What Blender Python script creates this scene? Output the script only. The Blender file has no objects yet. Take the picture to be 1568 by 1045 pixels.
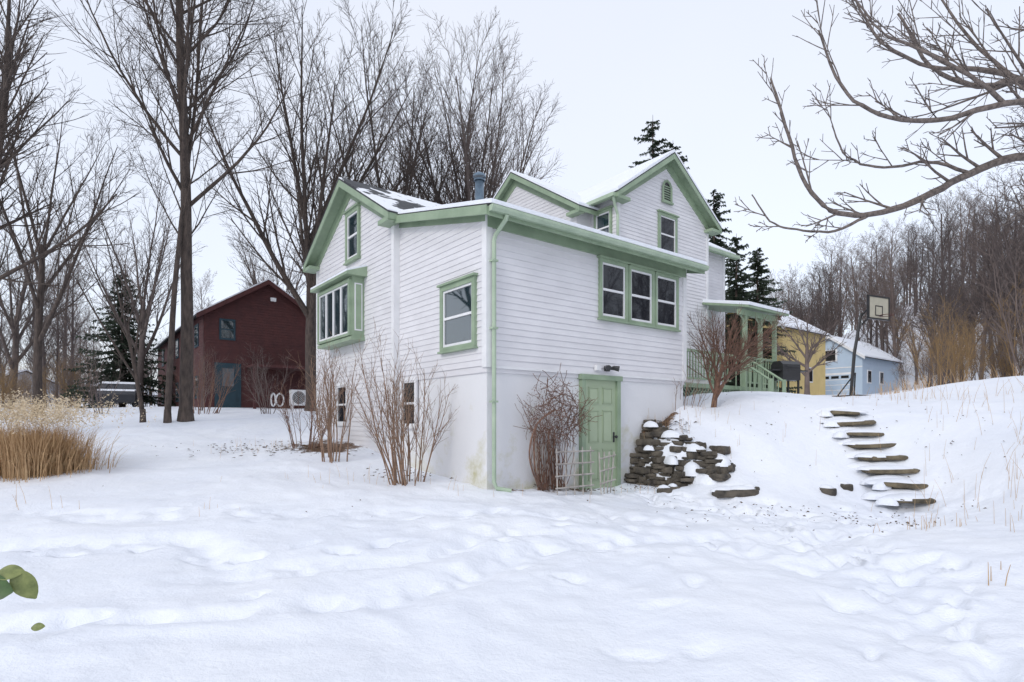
import bpy, math, random
import numpy as np
from mathutils import Vector, Matrix
H=1.6
random.seed(3)
scene=bpy.context.scene
COL=scene.collection
# ---------------------------------------------------------------- materials
def nm(name):
    m=bpy.data.materials.new(name); m.use_nodes=True
    nt=m.node_tree; b=nt.nodes['Principled BSDF']
    return m,nt,b
def noise(nt,scale,detail=4,rough=.6,vec=None):
    n=nt.nodes.new('ShaderNodeTexNoise'); n.inputs['Scale'].default_value=scale
    n.inputs['Detail'].default_value=detail; n.inputs['Roughness'].default_value=rough
    if vec is None:
        tc=nt.nodes.new('ShaderNodeTexCoord'); vec=tc.outputs['Object']
    nt.links.new(vec,n.inputs['Vector']); return n
def ramp(nt,src,stops):
    r=nt.nodes.new('ShaderNodeValToRGB'); e=r.color_ramp.elements
    while len(e)<len(stops): e.new(.5)
    for i,(p,c) in enumerate(stops):
        e[i].position=p; e[i].color=(c[0],c[1],c[2],1)
    nt.links.new(src,r.inputs['Fac']); return r
def mixc(nt,fac,a,b):
    m=nt.nodes.new('ShaderNodeMix'); m.data_type='RGBA'
    for s,v in ((m.inputs[0],fac),(m.inputs[6],a),(m.inputs[7],b)):
        if isinstance(v,(int,float)): s.default_value=v
        elif isinstance(v,tuple): s.default_value=(v[0],v[1],v[2],1)
        else: nt.links.new(v,s)
    return m.outputs[2]
def bump(nt,b,h,strength=.3,dist=.02):
    n=nt.nodes.new('ShaderNodeBump'); n.inputs['Strength'].default_value=strength
    n.inputs['Distance'].default_value=dist
    nt.links.new(h,n.inputs['Height']); nt.links.new(n.outputs[0],b.inputs['Normal'])
def simple(name,c1,c2=None,scale=6,rough=.6,bs=.2,bd=.01,stretch=None,spec=None,metal=0):
    m,nt,b=nm(name)
    if c2 is None: c2=tuple(x*.82 for x in c1)
    vec=None
    if stretch:
        tc=nt.nodes.new('ShaderNodeTexCoord'); mp=nt.nodes.new('ShaderNodeMapping')
        mp.inputs['Scale'].default_value=stretch
        nt.links.new(tc.outputs['Object'],mp.inputs['Vector']); vec=mp.outputs[0]
    n=noise(nt,scale,5,.6,vec)
    r=ramp(nt,n.outputs[0],[(.3,c2),(.65,c1)])
    nt.links.new(r.outputs[0],b.inputs['Base Color'])
    b.inputs['Roughness'].default_value=rough
    b.inputs['Metallic'].default_value=metal
    if spec is not None: b.inputs['Specular IOR Level'].default_value=spec
    if bs: bump(nt,b,n.outputs[0],bs,bd)
    return m
SID=simple('white_siding',(.735,.725,.745),(.645,.635,.655),1.3,.5,.05,.004,(1,1,2.5))
WTRIM=simple('white_trim',(.78,.78,.79),(.69,.69,.70),3,.45,.05)
GRN=simple('green_trim',(.30,.385,.265),(.215,.29,.195),2.2,.5,.1,.004)
GRN2=simple('green_gutter',(.41,.50,.37),(.31,.40,.29),3,.4,.05)
DOORG=simple('green_door_paint',(.385,.46,.315),(.33,.405,.27),2,.4,.03)
DARKM=simple('dark_metal',(.03,.03,.033),(.02,.02,.02),8,.4)
REDS=simple('red_siding',(.085,.024,.022),(.058,.017,.017),3,.7,.1)
TEAL=simple('teal_paint',(.015,.045,.065),(.01,.035,.05),3,.5)
STONE=simple('dark_stone',(.13,.11,.085),(.025,.022,.02),5,.85,.8,.03)
STEPST=simple('step_stone',(.20,.16,.10),(.06,.05,.035),6,.85,.8,.03)
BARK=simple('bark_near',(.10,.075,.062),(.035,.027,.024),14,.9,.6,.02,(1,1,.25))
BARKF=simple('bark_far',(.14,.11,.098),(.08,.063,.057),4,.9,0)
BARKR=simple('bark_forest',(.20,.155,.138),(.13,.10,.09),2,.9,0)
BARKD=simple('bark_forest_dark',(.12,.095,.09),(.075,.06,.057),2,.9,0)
BARKO=simple('brush_ochre',(.34,.22,.10),(.20,.13,.07),2,.9,0)
BARKB=simple('branch_bark',(.20,.165,.145),(.07,.055,.05),30,.85,.5,.006)
STEM=simple('shrub_stem',(.30,.19,.125),(.14,.085,.06),12,.8,.2)
STEMR=simple('shrub_stem_red',(.22,.12,.08),(.10,.055,.042),12,.8,.2)
GRASS=simple('dry_grass',(.58,.40,.22),(.34,.20,.10),9,.8,0)
PLUME=simple('grass_plume',(.74,.63,.46),(.56,.43,.27),9,.9,0)
NEED=simple('conifer_needles',(.055,.08,.048),(.022,.034,.022),3,.8,0)
BLUE=simple('pale_blue_siding',(.46,.56,.68),(.42,.52,.63),1,.6,0)
YEL=simple('yellow_siding',(.72,.56,.25),(.62,.48,.2),1,.6,0)
FARW=simple('far_grey_siding',(.42,.44,.48),(.36,.38,.42),1,.7,0)
BEIGE=simple('backboard_beige',(.45,.42,.33),(.38,.36,.28),5,.5,0)
FLUE=simple('blue_grey_flue',(.20,.28,.36),(.13,.18,.24),9,.35,.05,.003,None,None,.5)
LEAFG=simple('green_leaf',(.05,.11,.025),(.02,.05,.01),40,.35,.2,.002)
LEAFY=simple('yellow_leaf',(.24,.27,.09),(.10,.13,.035),40,.4,.2,.002)
DEBRIS=simple('dead_leaves',(.12,.075,.045),(.04,.03,.02),20,.9,.2)
WOODW=simple('weathered_wood',(.46,.43,.40),(.26,.23,.21),10,.8,.3)
CARP=simple('dark_car_paint',(.02,.022,.028),(.015,.016,.02),4,.25,0)
def glassmat(name,c):
    m,nt,b=nm(name)
    b.inputs['Base Color'].default_value=(*c,1); b.inputs['Roughness'].default_value=.03
    b.inputs['Specular IOR Level'].default_value=.5
    n=noise(nt,1.2,2); bump(nt,b,n.outputs[0],.05,.01)
    return m
GLASS=glassmat('window_glass',(.016,.018,.023))
GLASSB=glassmat('window_glass_reflective',(.012,.03,.038)); GLASSB.node_tree.nodes['Principled BSDF'].inputs['IOR'].default_value=2.6
def snowmat(name,withbare=False):
    m,nt,b=nm(name)
    n1=noise(nt,.7,3); n2=noise(nt,5,6,.7); n3=noise(nt,45,3,.7)
    r=ramp(nt,n1.outputs[0],[(.3,(.80,.83,.90)),(.7,(.86,.88,.925))])
    col=r.outputs[0]
    b.inputs['Roughness'].default_value=.55
    b.inputs['Specular IOR Level'].default_value=.25
    ad=nt.nodes.new('ShaderNodeMath'); ad.operation='MULTIPLY_ADD'; ad.inputs[1].default_value=.12
    nt.links.new(n3.outputs[0],ad.inputs[0]); nt.links.new(n2.outputs[0],ad.inputs[2])
    if withbare:
        at=nt.nodes.new('ShaderNodeAttribute'); at.attribute_name='bare'
        nb=noise(nt,3.2,6,.75)
        s=nt.nodes.new('ShaderNodeMath'); s.operation='ADD'
        nt.links.new(at.outputs['Fac'],s.inputs[0]); nt.links.new(nb.outputs[0],s.inputs[1])
        rr=ramp(nt,s.outputs[0],[(.92,(0,0,0)),(1.0,(1,1,1))])
        nl=noise(nt,35,4,.8)
        dirt=ramp(nt,nl.outputs[0],[(.35,(.045,.03,.02)),(.55,(.16,.09,.05)),(.7,(.28,.17,.10))])
        col=mixc(nt,rr.outputs[0],col,dirt.outputs[0])
    nt.links.new(col,b.inputs['Base Color'])
    bump(nt,b,ad.outputs[0],.6,.045)
    return m
SNOW=snowmat('snow'); GSNOW=snowmat('snow_ground',True)
def roofmat():
    m,nt,b=nm('shingle_with_snow')
    n=noise(nt,.9,5,.6)
    r=ramp(nt,n.outputs[0],[(.505,(1,1,1)),(.53,(0,0,0))])
    tc=nt.nodes.new('ShaderNodeTexCoord'); br=nt.nodes.new('ShaderNodeTexBrick')
    br.inputs['Scale'].default_value=4; br.inputs['Color1'].default_value=(.05,.052,.06,1); br.inputs['Color2'].default_value=(.08,.083,.09,1); br.inputs['Mortar'].default_value=(.02,.02,.02,1)
    nt.links.new(tc.outputs['Object'],br.inputs['Vector'])
    c=mixc(nt,r.outputs[0],br.outputs[0],(.84,.86,.90)); nt.links.new(c,b.inputs['Base Color'])
    b.inputs['Roughness'].default_value=.8; bump(nt,b,r.outputs[0],.5,.04); return m
ROOFS=roofmat()
ROOF=simple('dark_shingle',(.05,.052,.058),(.03,.03,.035),8,.85,.3)
def foundmat():
    m,nt,b=nm('painted_foundation')
    tc=nt.nodes.new('ShaderNodeTexCoord')
    n=noise(nt,1.6,6,.7); n2=noise(nt,18,4)
    sx=nt.nodes.new('ShaderNodeSeparateXYZ'); nt.links.new(tc.outputs['Object'],sx.inputs[0])
    mr=nt.nodes.new('ShaderNodeMapRange'); mr.inputs['From Min'].default_value=.7; mr.inputs['From Max'].default_value=-1.2
    mr.inputs['To Min'].default_value=-.16; mr.inputs['To Max'].default_value=.11
    nt.links.new(sx.outputs[2],mr.inputs[0])
    s=nt.nodes.new('ShaderNodeMath'); s.operation='ADD'; nt.links.new(mr.outputs[0],s.inputs[0]); nt.links.new(n.outputs[0],s.inputs[1])
    r=ramp(nt,s.outputs[0],[(.53,(.71,.71,.725)),(.66,(.62,.61,.54)),(.82,(.42,.39,.20))])
    nt.links.new(r.outputs[0],b.inputs['Base Color']); b.inputs['Roughness'].default_value=.8
    bump(nt,b,n2.outputs[0],.4,.01); return m
FOUND=foundmat()
# ---------------------------------------------------------------- mesh builder
class MB:
    def __init__(s): s.v=[]; s.f=[]
    def poly(s,pts):
        k=len(s.v); s.v+= [tuple(p) for p in pts]; s.f.append(tuple(range(k,k+len(pts))))
    def box(s,x0,x1,y0,y1,z0,z1):
        k=len(s.v)
        s.v+=[(x0,y0,z0),(x1,y0,z0),(x1,y1,z0),(x0,y1,z0),(x0,y0,z1),(x1,y0,z1),(x1,y1,z1),(x0,y1,z1)]
        s.f+=[(k,k+3,k+2,k+1),(k+4,k+5,k+6,k+7),(k,k+1,k+5,k+4),(k+1,k+2,k+6,k+5),(k+2,k+3,k+7,k+6),(k+3,k,k+4,k+7)]
    def prism(s,pts,ext):
        k=len(s.v); n=len(pts); e=Vector(ext)
        s.v+=[tuple(p) for p in pts]+[tuple(Vector(p)+e) for p in pts]
        s.f.append(tuple(range(k+n-1,k-1,-1))); s.f.append(tuple(range(k+n,k+2*n)))
        for i in range(n):
            j=(i+1)%n; s.f.append((k+i,k+j,k+n+j,k+n+i))
    def tube(s,pts,rads,n=6,cap=True):
        k=len(s.v); m=len(pts)
        pts=[Vector(p) for p in pts]
        for i in range(m):
            d=(pts[min(i+1,m-1)]-pts[max(i-1,0)])
            if d.length<1e-9: d=Vector((0,0,1))
            d.normalize()
            ref=Vector((1,0,0)) if abs(d.x)<.8 else Vector((0,1,0))
            a=d.cross(ref).normalized(); b=d.cross(a)
            for j in range(n):
                t=2*math.pi*j/n
                s.v.append(tuple(pts[i]+(a*math.cos(t)+b*math.sin(t))*rads[i]))
        for i in range(m-1):
            for j in range(n):
                j2=(j+1)%n
                s.f.append((k+i*n+j,k+i*n+j2,k+(i+1)*n+j2,k+(i+1)*n+j))
        if cap:
            s.f.append(tuple(k+j for j in range(n))); s.f.append(tuple(k+(m-1)*n+j for j in range(n)))
    def mesh(s,name,mat,smooth=False):
        me=bpy.data.meshes.new(name); me.from_pydata(s.v,[],s.f); me.materials.append(mat)
        if smooth: me.polygons.foreach_set('use_smooth',[True]*len(me.polygons))
        me.update(); return me
    def obj(s,name,mat,parent=None,smooth=False,loc=None,fixn=False):
        me=s.mesh(name,mat,smooth)
        if fixn:
            import bmesh
            bm=bmesh.new(); bm.from_mesh(me); bmesh.ops.recalc_face_normals(bm,faces=bm.faces); bm.to_mesh(me); bm.free()
        o=bpy.data.objects.new(name,me); COL.objects.link(o)
        if parent: o.parent=parent
        if loc: o.location=loc
        return o
def empty(name,loc=(0,0,0),rz=0):
    e=bpy.data.objects.new(name,None); COL.objects.link(e); e.location=loc; e.rotation_euler=(0,0,rz); e.empty_display_size=.3
    return e
# ---------------------------------------------------------------- terrain
ROT=math.radians(38); HC=(-.417,9.3,H)
CP=[(-12,-8,-1.75),(0,-8,-1.75),(12,-8,-1.2),(0,0,-1.6),(-5,2,-1.56),(5,1,-1.5),(0,4,-1.5),(-4,5,-1.44),(3.5,4.5,-1.43),(5.2,5,-1.2),
(-8.3,10,-.92),(-5,9,-1.07),(-.4,9,-1.15),(-1.7,10.4,-.98),(-5.5,15,-.38),(-3.2,12.4,-.68),(1.3,10.2,-1.22),(2.2,11,-1.26),(2.3,10.4,-1.26),(2.5,10.75,-1.26),
(2.9,11.9,-.30),(3.1,11.2,-.42),(3.6,11.3,-.40),(3.84,12.6,.30),(4.1,11.3,-.50),(3.5,10.3,-1.12),(3.9,9.8,-1.27),(5.6,10.1,-1.27),(5.9,11.5,-.42),(4.9,11.4,-.38),(4.7,10.6,-.95),(5.2,13.2,.50),(5.2,14,.60),(7.1,13.3,.42),
(6.94,9.7,-1.34),(7.03,10.5,-.98),(7.12,11.2,-.55),(7.25,12.2,.02),(8.8,11,-.02),(8.3,9,-.57),(5.6,7.9,-1.40),(3.1,8.7,-1.36),(7.6,7.2,-.92),(10,6,-.3),(12,10,.6),
(7.8,18.3,.9),(12.2,20,.78),(14.4,18,1.28),(14.4,15.5,1.0),(17,13,1.2),(10.5,15,.55),(4.5,13.2,.25),(20,31,1.3),(26,42,1.9),(33,48,2.3),(28,52,2.3),
(-9.8,16,-.13),(-14,26,.6),(-10,28,.6),(-20,25,.5),(-26,38,.8),(-18,14,-.5),(-14,8,-1.0),(-3,24,.4),(6,28,.9),(31,50,2.3),(20,40,1.8),(-30,50,1.4),(0,50,1.8),(40,30,2.8),(-50,30,.8),(-30,0,-1.6),(30,0,1.2),(0,-40,-2),(60,60,5),(-60,60,1.8),(0,90,2.6)]
P=np.array(CP,float)
def U(r2): return np.where(r2>1e-12,.5*r2*np.log(np.maximum(r2,1e-12)),0)
n_=len(P); K=U(((P[:,None,:2]-P[None,:,:2])**2).sum(2))+np.eye(n_)*.02
Q=np.hstack([np.ones((n_,1)),P[:,:2]]); A=np.zeros((n_+3,n_+3)); A[:n_,:n_]=K; A[:n_,n_:]=Q; A[n_:,:n_]=Q.T
W=np.linalg.solve(A,np.concatenate([P[:,2],np.zeros(3)]))
def sstep(a,b,x):
    t=np.clip((x-a)/(b-a),0,1); return t*t*(3-2*t)
def base_h(x,y):
    x=np.asarray(x,float); y=np.asarray(y,float)
    r=np.hypot(x,y); rc=np.minimum(1,85/np.maximum(r,1e-6)); xx=x*rc; yy=y*rc
    z=W[n_]+W[n_+1]*xx+W[n_+2]*yy
    for i in range(n_): z=z+W[i]*U((xx-P[i,0])**2+(yy-P[i,1])**2)
    c,s=math.cos(ROT),math.sin(ROT); dx=x-HC[0]; dy=y-HC[1]; u=dx*c+dy*s; v=-dx*s+dy*c
    uu=u-.22*np.clip(-v,0,3)
    f=(1-sstep(3.50,3.75,uu))*sstep(-1.9,-1.0,v)*sstep(1.2,2.0,u)*(v<.5)
    z=z*(1-f)+np.minimum(z,-1.27)*f
    top=-.03-.42*np.clip(-v,0,2)
    g2=sstep(3.80,4.10,uu)*(1-sstep(4.4,5.7,u))*sstep(-2.0,-1.0,v)*(v<.3)
    z=z+g2*np.maximum(0,top-z)
    az=np.degrees(np.arctan2(x,y))
    hill=sstep(62,135,r)*(sstep(14,42,az)*(1-sstep(110,150,az)))*21
    hill=hill+sstep(120,330,r)*9
    return z+hill+H
def gz(x,y): return float(base_h(np.array([x]),np.array([y]))[0])
def vn(x,y,f,seed):
    x=x*f; y=y*f; i=np.floor(x); j=np.floor(y); u=x-i; v=y-j; u=u*u*(3-2*u); v=v*v*(3-2*v)
    def h(a,b): 
        q=np.sin(a*127.1+b*311.7+seed*17.3)*43758.5453; return q-np.floor(q)
    return (h(i,j)*(1-u)+h(i+1,j)*u)*(1-v)+(h(i,j+1)*(1-u)+h(i+1,j+1)*u)*v-.5
def axis(a,b,s,g,mx):
    c=list(np.arange(a,b+1e-6,s)); st=s; x=c[-1]
    while x<mx: st*=g; x+=st; c.append(x)
    st=s; x=c[0]; l=[]
    while x>-mx: st*=g; x-=st; l.append(x)
    return np.array(l[::-1]+c)
ax=axis(-9,10,.045,1.08,600); ay=axis(1.2,14,.045,1.08,600)
X,Y=np.meshgrid(ax,ay); X=X.ravel(); Y=Y.ravel()
Z=base_h(X,Y)
near=np.exp(-(np.hypot(X,Y)/60)**2)
wx=X+vn(X,Y,.8,30)*1.2; wy=Y+vn(X,Y,.8,31)*1.2
Z+=near*(vn(wx,wy,.45,1)*.10+vn(wx,wy,1.1,2)*.06+vn(wx,wy,2.3,3)*.034+vn(wx,wy,5,4)*.015)
lump=np.clip(vn(wx,wy,.35,50)*2+.3,0,1); Z+=near*lump*(vn(X,Y,4.2,51)*.035+vn(X,Y,8.5,52)*.015)
def segd(px,py,a,b):
    ax_,ay_=a;bx,by=b; dx,dy=bx-ax_,by-ay_; t=np.clip(((px-ax_)*dx+(py-ay_)*dy)/(dx*dx+dy*dy),0,1)
    return np.hypot(px-ax_-t*dx,py-ay_-t*dy)
paths=[([(1.9,10.3),(2.8,9.3),(4.2,8.9),(6.9,9.4)],.6,.06,1.2),([(3.4,9.0),(4.0,7.0),(3.2,5),(2.4,3),(2.0,1)],.6,.07,1.3),
 ([(-9,6.3),(-3,6.0),(1,6.4),(5,7.4)],.26,.08,1.1),([(-9,3.6),(-4.2,4.2),(-1.0,5.0),(1,6.3)],.22,.07,1),([(-6,7.8),(0,7.2),(3.5,8.2)],.35,.04,.9)]
for pth,wd,dp,rg_ in paths:
    d=np.full(X.shape,99.)
    for a,b in zip(pth[:-1],pth[1:]): d=np.minimum(d,segd(wx,wy,a,b))
    w=np.exp(-(d/wd)**2); Z+=w*(-dp+rg_*(vn(X,Y,3.5,8)*.06+vn(X,Y,6.5,9)*.055+vn(X,Y,12,10)*.025))
rng=random.Random(8)
def prints(poly,stride=.42,wid=.16,depth=.07,jit=.12):
    out=[]
    for a,b in zip(poly[:-1],poly[1:]):
        L=math.dist(a,b); n=int(L/stride); dx,dy=(b[0]-a[0])/L,(b[1]-a[1])/L
        for i in range(n):
            t=(i+rng.random()*.5)*stride; sd=wid*(1 if i%2 else -1)+rng.uniform(-jit,jit)
            out.append((a[0]+dx*t-dy*sd,a[1]+dy*t+dx*sd,math.atan2(dy,dx)+rng.uniform(-.5,.5),depth*rng.uniform(.3,1.2)))
    return out
FP=prints([(-8,6.3),(-3,6.0),(1,6.4),(5,7.4)],.55,.12,.09)+prints([(-8,7.6),(-2,7.2),(1,7.9)],.6,.15,.07)+prints([(-7,3.8),(-4.2,4.2),(-1.0,5.0),(1,6.3)],.6,.1,.07)
for k in range(3): FP+=prints([(1.9+.2*k,10.2),(3.2+.3*k,8.8),(3.9,7.0),(3.0+.4*k,4.6),(2.0+.6*k,1.5)],.5,.2,.095,.25)
for k in range(3): FP+=prints([(1.8,10.3),(3,9.1+.2*k),(5,8.7+.25*k),(6.9,9.3)],.4,.2,.08,.25)
for k in range(45): FP.append((rng.gauss(3.2,1.3),rng.uniform(1.8,8.5),rng.uniform(0,3),rng.uniform(.02,.07)))
for (fx,fy,fa,fd) in FP:
    m=np.where((abs(X-fx)<.5)&(abs(Y-fy)<.5))[0]
    if len(m)==0: continue
    dx=X[m]-fx+vn(X[m],Y[m],5,40)*.14; dy=Y[m]-fy+vn(X[m],Y[m],5,41)*.14; c,s=math.cos(fa),math.sin(fa); la=rng.uniform(.11,.19); a=(dx*c+dy*s)/la; b=(-dx*s+dy*c)/rng.uniform(.05,.08)
    q=a*a+b*b; Z[m]+=-fd*np.exp(-q**1.5*.8)+fd*.25*np.exp(-((np.sqrt(q)-1.5)/.45)**2)*np.where(a>0,1,.2)
bare=np.zeros_like(X)
for bx,by,br,bw in [(-4.7,13.4,1.5,.42),(-3.9,12.6,.9,.40),(-2.0,10.3,.5,.3),(.6,9.95,.5,.5),(1.2,10.45,.4,.5),(0,9.5,.25,.45),(1.9,10.9,.35,.35),(2.75,11.75,.3,.4),(3.0,12.0,.4,.45),(3.4,12.3,.4,.45),(3.4,8.1,.5,.2),(4.1,8.0,.4,.22),(5.1,7.2,.3,.2),(4.6,13,.6,.40),(8.5,10.5,.8,.2),(-12,17,1.5,.28),(13,17.5,1.2,.25)]:
    bare+=bw*np.exp(-((X-bx)**2+(Y-by)**2)/br**2)
rr_=np.hypot(X,Y)
bare+=sstep(62,90,rr_)*.42
NX,NY=len(ax),len(ay)
me=bpy.data.meshes.new('snow_ground')
co=np.stack([X,Y,Z],1).astype(np.float32)
i=np.arange(NX-1); j=np.arange(NY-1); I,J=np.meshgrid(i,j); a=(J*NX+I).ravel()
F=np.stack([a,a+1,a+NX+1,a+NX],1).astype(np.int32)
me.vertices.add(len(co)); me.vertices.foreach_set('co',co.ravel())
me.loops.add(F.size); me.loops.foreach_set('vertex_index',F.ravel())
me.polygons.add(len(F)); me.polygons.foreach_set('loop_start',np.arange(0,F.size,4,dtype=np.int32)); me.polygons.foreach_set('loop_total',np.full(len(F),4,np.int32))
me.update(calc_edges=True); me.polygons.foreach_set('use_smooth',[True]*len(F))
at=me.attributes.new('bare','FLOAT','POINT'); at.data.foreach_set('value',bare.astype(np.float32))
me.materials.append(GSNOW)
COL.objects.link(bpy.data.objects.new('snow_ground',me))
# ---------------------------------------------------------------- white house
house=empty('white_clapboard_house',HC,ROT)
def h2w(u,v,z=0):
    c,s=math.cos(ROT),math.sin(ROT); return (HC[0]+u*c-v*s,HC[1]+u*s+v*c,z+H)
sid=MB(); wt=MB(); gt=MB(); gut=MB(); gl=MB(); glb=MB(); fnd=MB(); shg=MB(); snw=MB(); core=MB(); dr=MB(); dk=MB()
def siding(O,d,n,z0,z1,ext,h=.108,mb=None):
    mb=mb or sid
    d=Vector((*d,0)); n=Vector((*n,0)); O=Vector((*O,0)); z=z0
    while z<z1-1e-4:
        zt=min(z+h,z1); e0=ext(z); e1=ext(zt)
        if e0[1]-e0[0]<.02: break
        if e1[1]<e1[0]: m=(e1[0]+e1[1])/2; e1=(m,m)
        lo=.016; up=.002
        A=O+d*e0[0]+n*lo+Vector((0,0,z)); B=O+d*e0[1]+n*lo+Vector((0,0,z))
        C=O+d*e1[1]+n*up+Vector((0,0,zt)); D=O+d*e1[0]+n*up+Vector((0,0,zt))
        mb.poly([A,B,C,D]); mb.poly([A-n*.016,B-n*.016,B,A])
        z=zt
def gable_ext(s0,s1,c,zr,slope):
    def f(z):
        half=(zr-z)/slope; return (max(s0,c-half),min(s1,c+half))
    return f
def obox(mb,O,d,n,s0,s1,o0,o1,z0,z1):
    d=Vector((*d,0)); n=Vector((*n,0)); O=Vector((*O,0))
    b=[O+d*s0+n*o0,O+d*s1+n*o0,O+d*s1+n*o1,O+d*s0+n*o1]
    mb.prism([p+Vector((0,0,z0)) for p in b],(0,0,z1-z0))
def window(O,d,n,s0,s1,z0,z1,tw=.10,glm=None,grid=1,tmb=None,cap=True,base=.02,rail=True):
    glm=glm or gl; tmb=tmb or gt
    i0,i1,j0,j1=s0+tw,s1-tw,z0+tw*.8,z1-tw
    B=base
    obox(tmb,O,d,n,s0,i0,0,B+.045,z0,z1); obox(tmb,O,d,n,i1,s1,0,B+.045,z0,z1)
    obox(tmb,O,d,n,i0,i1,0,B+.045,j1,z1); obox(tmb,O,d,n,i0,i1,0,B+.045,z0,j0)
    if cap:
        obox(tmb,O,d,n,s0-.04,s1+.04,0,B+.085,z1+.001,z1+.04)
        obox(tmb,O,d,n,s0-.025,s1+.025,0,B+.08,z0-.035,z0-.001)
    w=(i1-i0)/grid
    for g in range(grid):
        a,b=i0+g*w,i0+(g+1)*w; f=.038
        obox(glm,O,d,n,a+f,b-f,0,B,j0+f,j1-f)
        obox(wt,O,d,n,a+.001,a+f,0,B+.022,j0+.001,j1-.001); obox(wt,O,d,n,b-f,b-.001,0,B+.022,j0+.001,j1-.001)
        obox(wt,O,d,n,a+f,b-f,0,B+.022,j0+.001,j0+f+.01); obox(wt,O,d,n,a+f,b-f,0,B+.022,j1-f,j1-.001)
        if rail:
            m=(j0+j1)/2; obox(wt,O,d,n,a+f,b-f,0,B+.026,m-.022,m+.022)
FR=((0,0),(1,0),(0,-1)); LF=((0,0),(0,1),(-1,0))
SH=.23
siding((0,0),(1,0),(0,-1),.91,3.32,lambda z:(.0,5.4))
siding((0,0),(0,1),(-1,0),.91,4.1,lambda z:(max(0,(z-3.36)/SH),3.08))
siding((5.4,0),(0,1),(1,0),.91,4.1,lambda z:(max(0,(z-3.36)/SH),3.08))
core.prism([(.004,.004,.8),(.004,3.1,.8),(.004,3.1,4.06),(.004,.004,3.36)],(5.39,0,0))
fnd.box(.03,5.37,.03,3.1,-2.2,.905)
z0,z1=.9,3.36
obox(wt,(0,0),(1,0),(0,-1),-.024,.10,.001,.03,z0-.02,z1); obox(wt,(0,0),(0,1),(-1,0),-.02,.10,.001,.026,z0-.02,z1)
obox(wt,(0,0),(1,0),(0,-1),5.30,5.424,.001,.03,z0-.02,z1)
obox(wt,(0,0),(1,0),(0,-1),.10,5.30,0,.032,.87,.912)
obox(gt,(0,0),(1,0),(0,-1),.0,5.4,0,.036,3.17,3.40)
def slab(mb,u0,u1,v0,v1,z0,sl,t0,t1):
    mb.prism([(u0,v0,z0+t0),(u0,v1,z0+t0+sl*(v1-v0)),(u0,v1,z0+t1+sl*(v1-v0)),(u0,v0,z0+t1)],(u1-u0,0,0))
zE=3.44-SH*.32
slab(gt,-.2,5.62,-.32,3.3,zE,SH,-.06,0)
slab(shg,-.22,5.64,-.34,3.3,zE,SH,.002,.03)
slab(snw,-.2,5.62,-.42,3.3,zE,SH,.032,.10)
gt.box(-.21,5.63,-.345,-.322,zE-.14,zE+.0)
gut.prism([(-.2,-.348,zE+.01),(-.2,-.45,zE+.01),(-.2,-.45,zE-.035),(-.2,-.42,zE-.08),(-.2,-.348,zE-.08)],(5.84,0,0))
for uu in (-.235,5.63):
    gt.prism([(uu,-.33,zE-.13),(uu,3.1,zE-.13+SH*3.43),(uu,3.1,zE+.02+SH*3.43),(uu,-.33,zE+.02)],(.03,0,0))
gt.prism([(-.03,.0,3.26),(-.03,3.08,3.26+SH*3.08),(-.03,3.08,3.42+SH*3.08),(-.03,.0,3.42)],(.029,0,0))
gut.tube([(.12,-.40,zE-.08),(.12,-.36,zE-.15),(.10,-.12,zE-.33),(.09,-.085,zE-.42),(.09,-.085,0),(.09,-.085,-1.0),(.12,-.12,-1.10),(.3,-.28,-1.14)],[.036]*8,8)
for zz in (2.6,1.5,.3): gut.box(.035,.145,-.13,-.03,zz,zz+.03)
for k in range(3):
    s=2.62+k*.835; window(*FR,s,s+.80,1.97,3.12,.065)
    if k<2: obox(gt,*FR,s+.80,s+.835,0,.05,1.97,3.12)
window(*LF,.26,1.38,1.25,2.42,.085,glb)
window(*LF,2.32,2.98,-.15,.86,.06,glm=gl,tmb=wt,cap=False,base=.0)
V0,V1,VC,ZR,WS=3.08,7.63,5.35,5.66,.58
WO=((-.12,0),(0,1),(-1,0))
siding(*WO,-1.2,ZR-.1,gable_ext(V0,V1,VC,ZR-.1,WS))
core.prism([(-.118,V0,-1.5),(-.118,V1,-1.5),(-.118,V1,4.2),(-.118,VC,ZR-.12),(-.118,V0,4.2)],(6.3,0,0))
for s in (V0-.02,V1-.09): obox(wt,*WO,s,s+.11,.001,.03,-1.2,ZR-.14-WS*(VC-V0))
obox(wt,(0,V0),(1,0),(0,-1),-.145,0,.001,.025,-1.2,4.15)
window(*WO,4.76,5.56,3.74,4.92,.085,glb)
window(*WO,5.45,6.2,-.12,.92,.07,glm=gl,tmb=wt,cap=False)
BO=((-.42,0),(0,1),(-1,0))
gt.box(-.42,-.12,4.56,6.62,1.86,3.24)
gt.box(-.46,-.12,4.52,6.66,1.80,1.88)
gt.prism([(-.60,4.40,3.22),(-.10,4.40,3.22),(-.10,4.40,3.46),(-.60,4.40,3.28)],(0,2.38,0))
snw.prism([(-.60,4.42,3.283),(-.14,4.42,3.448),(-.14,4.42,3.49),(-.60,4.42,3.325)],(0,2.34,0))
window(*BO,4.58,6.60,1.90,3.16,.07,glb,grid=4,cap=False,rail=False)
obox(wt,(0,4.56),(1,0),(0,-1),-.36,-.18,0,.012,2.02,3.08)
obox(gt,(0,4.56),(1,0),(0,-1),-.335,-.205,0,.016,2.05,3.05)
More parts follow.
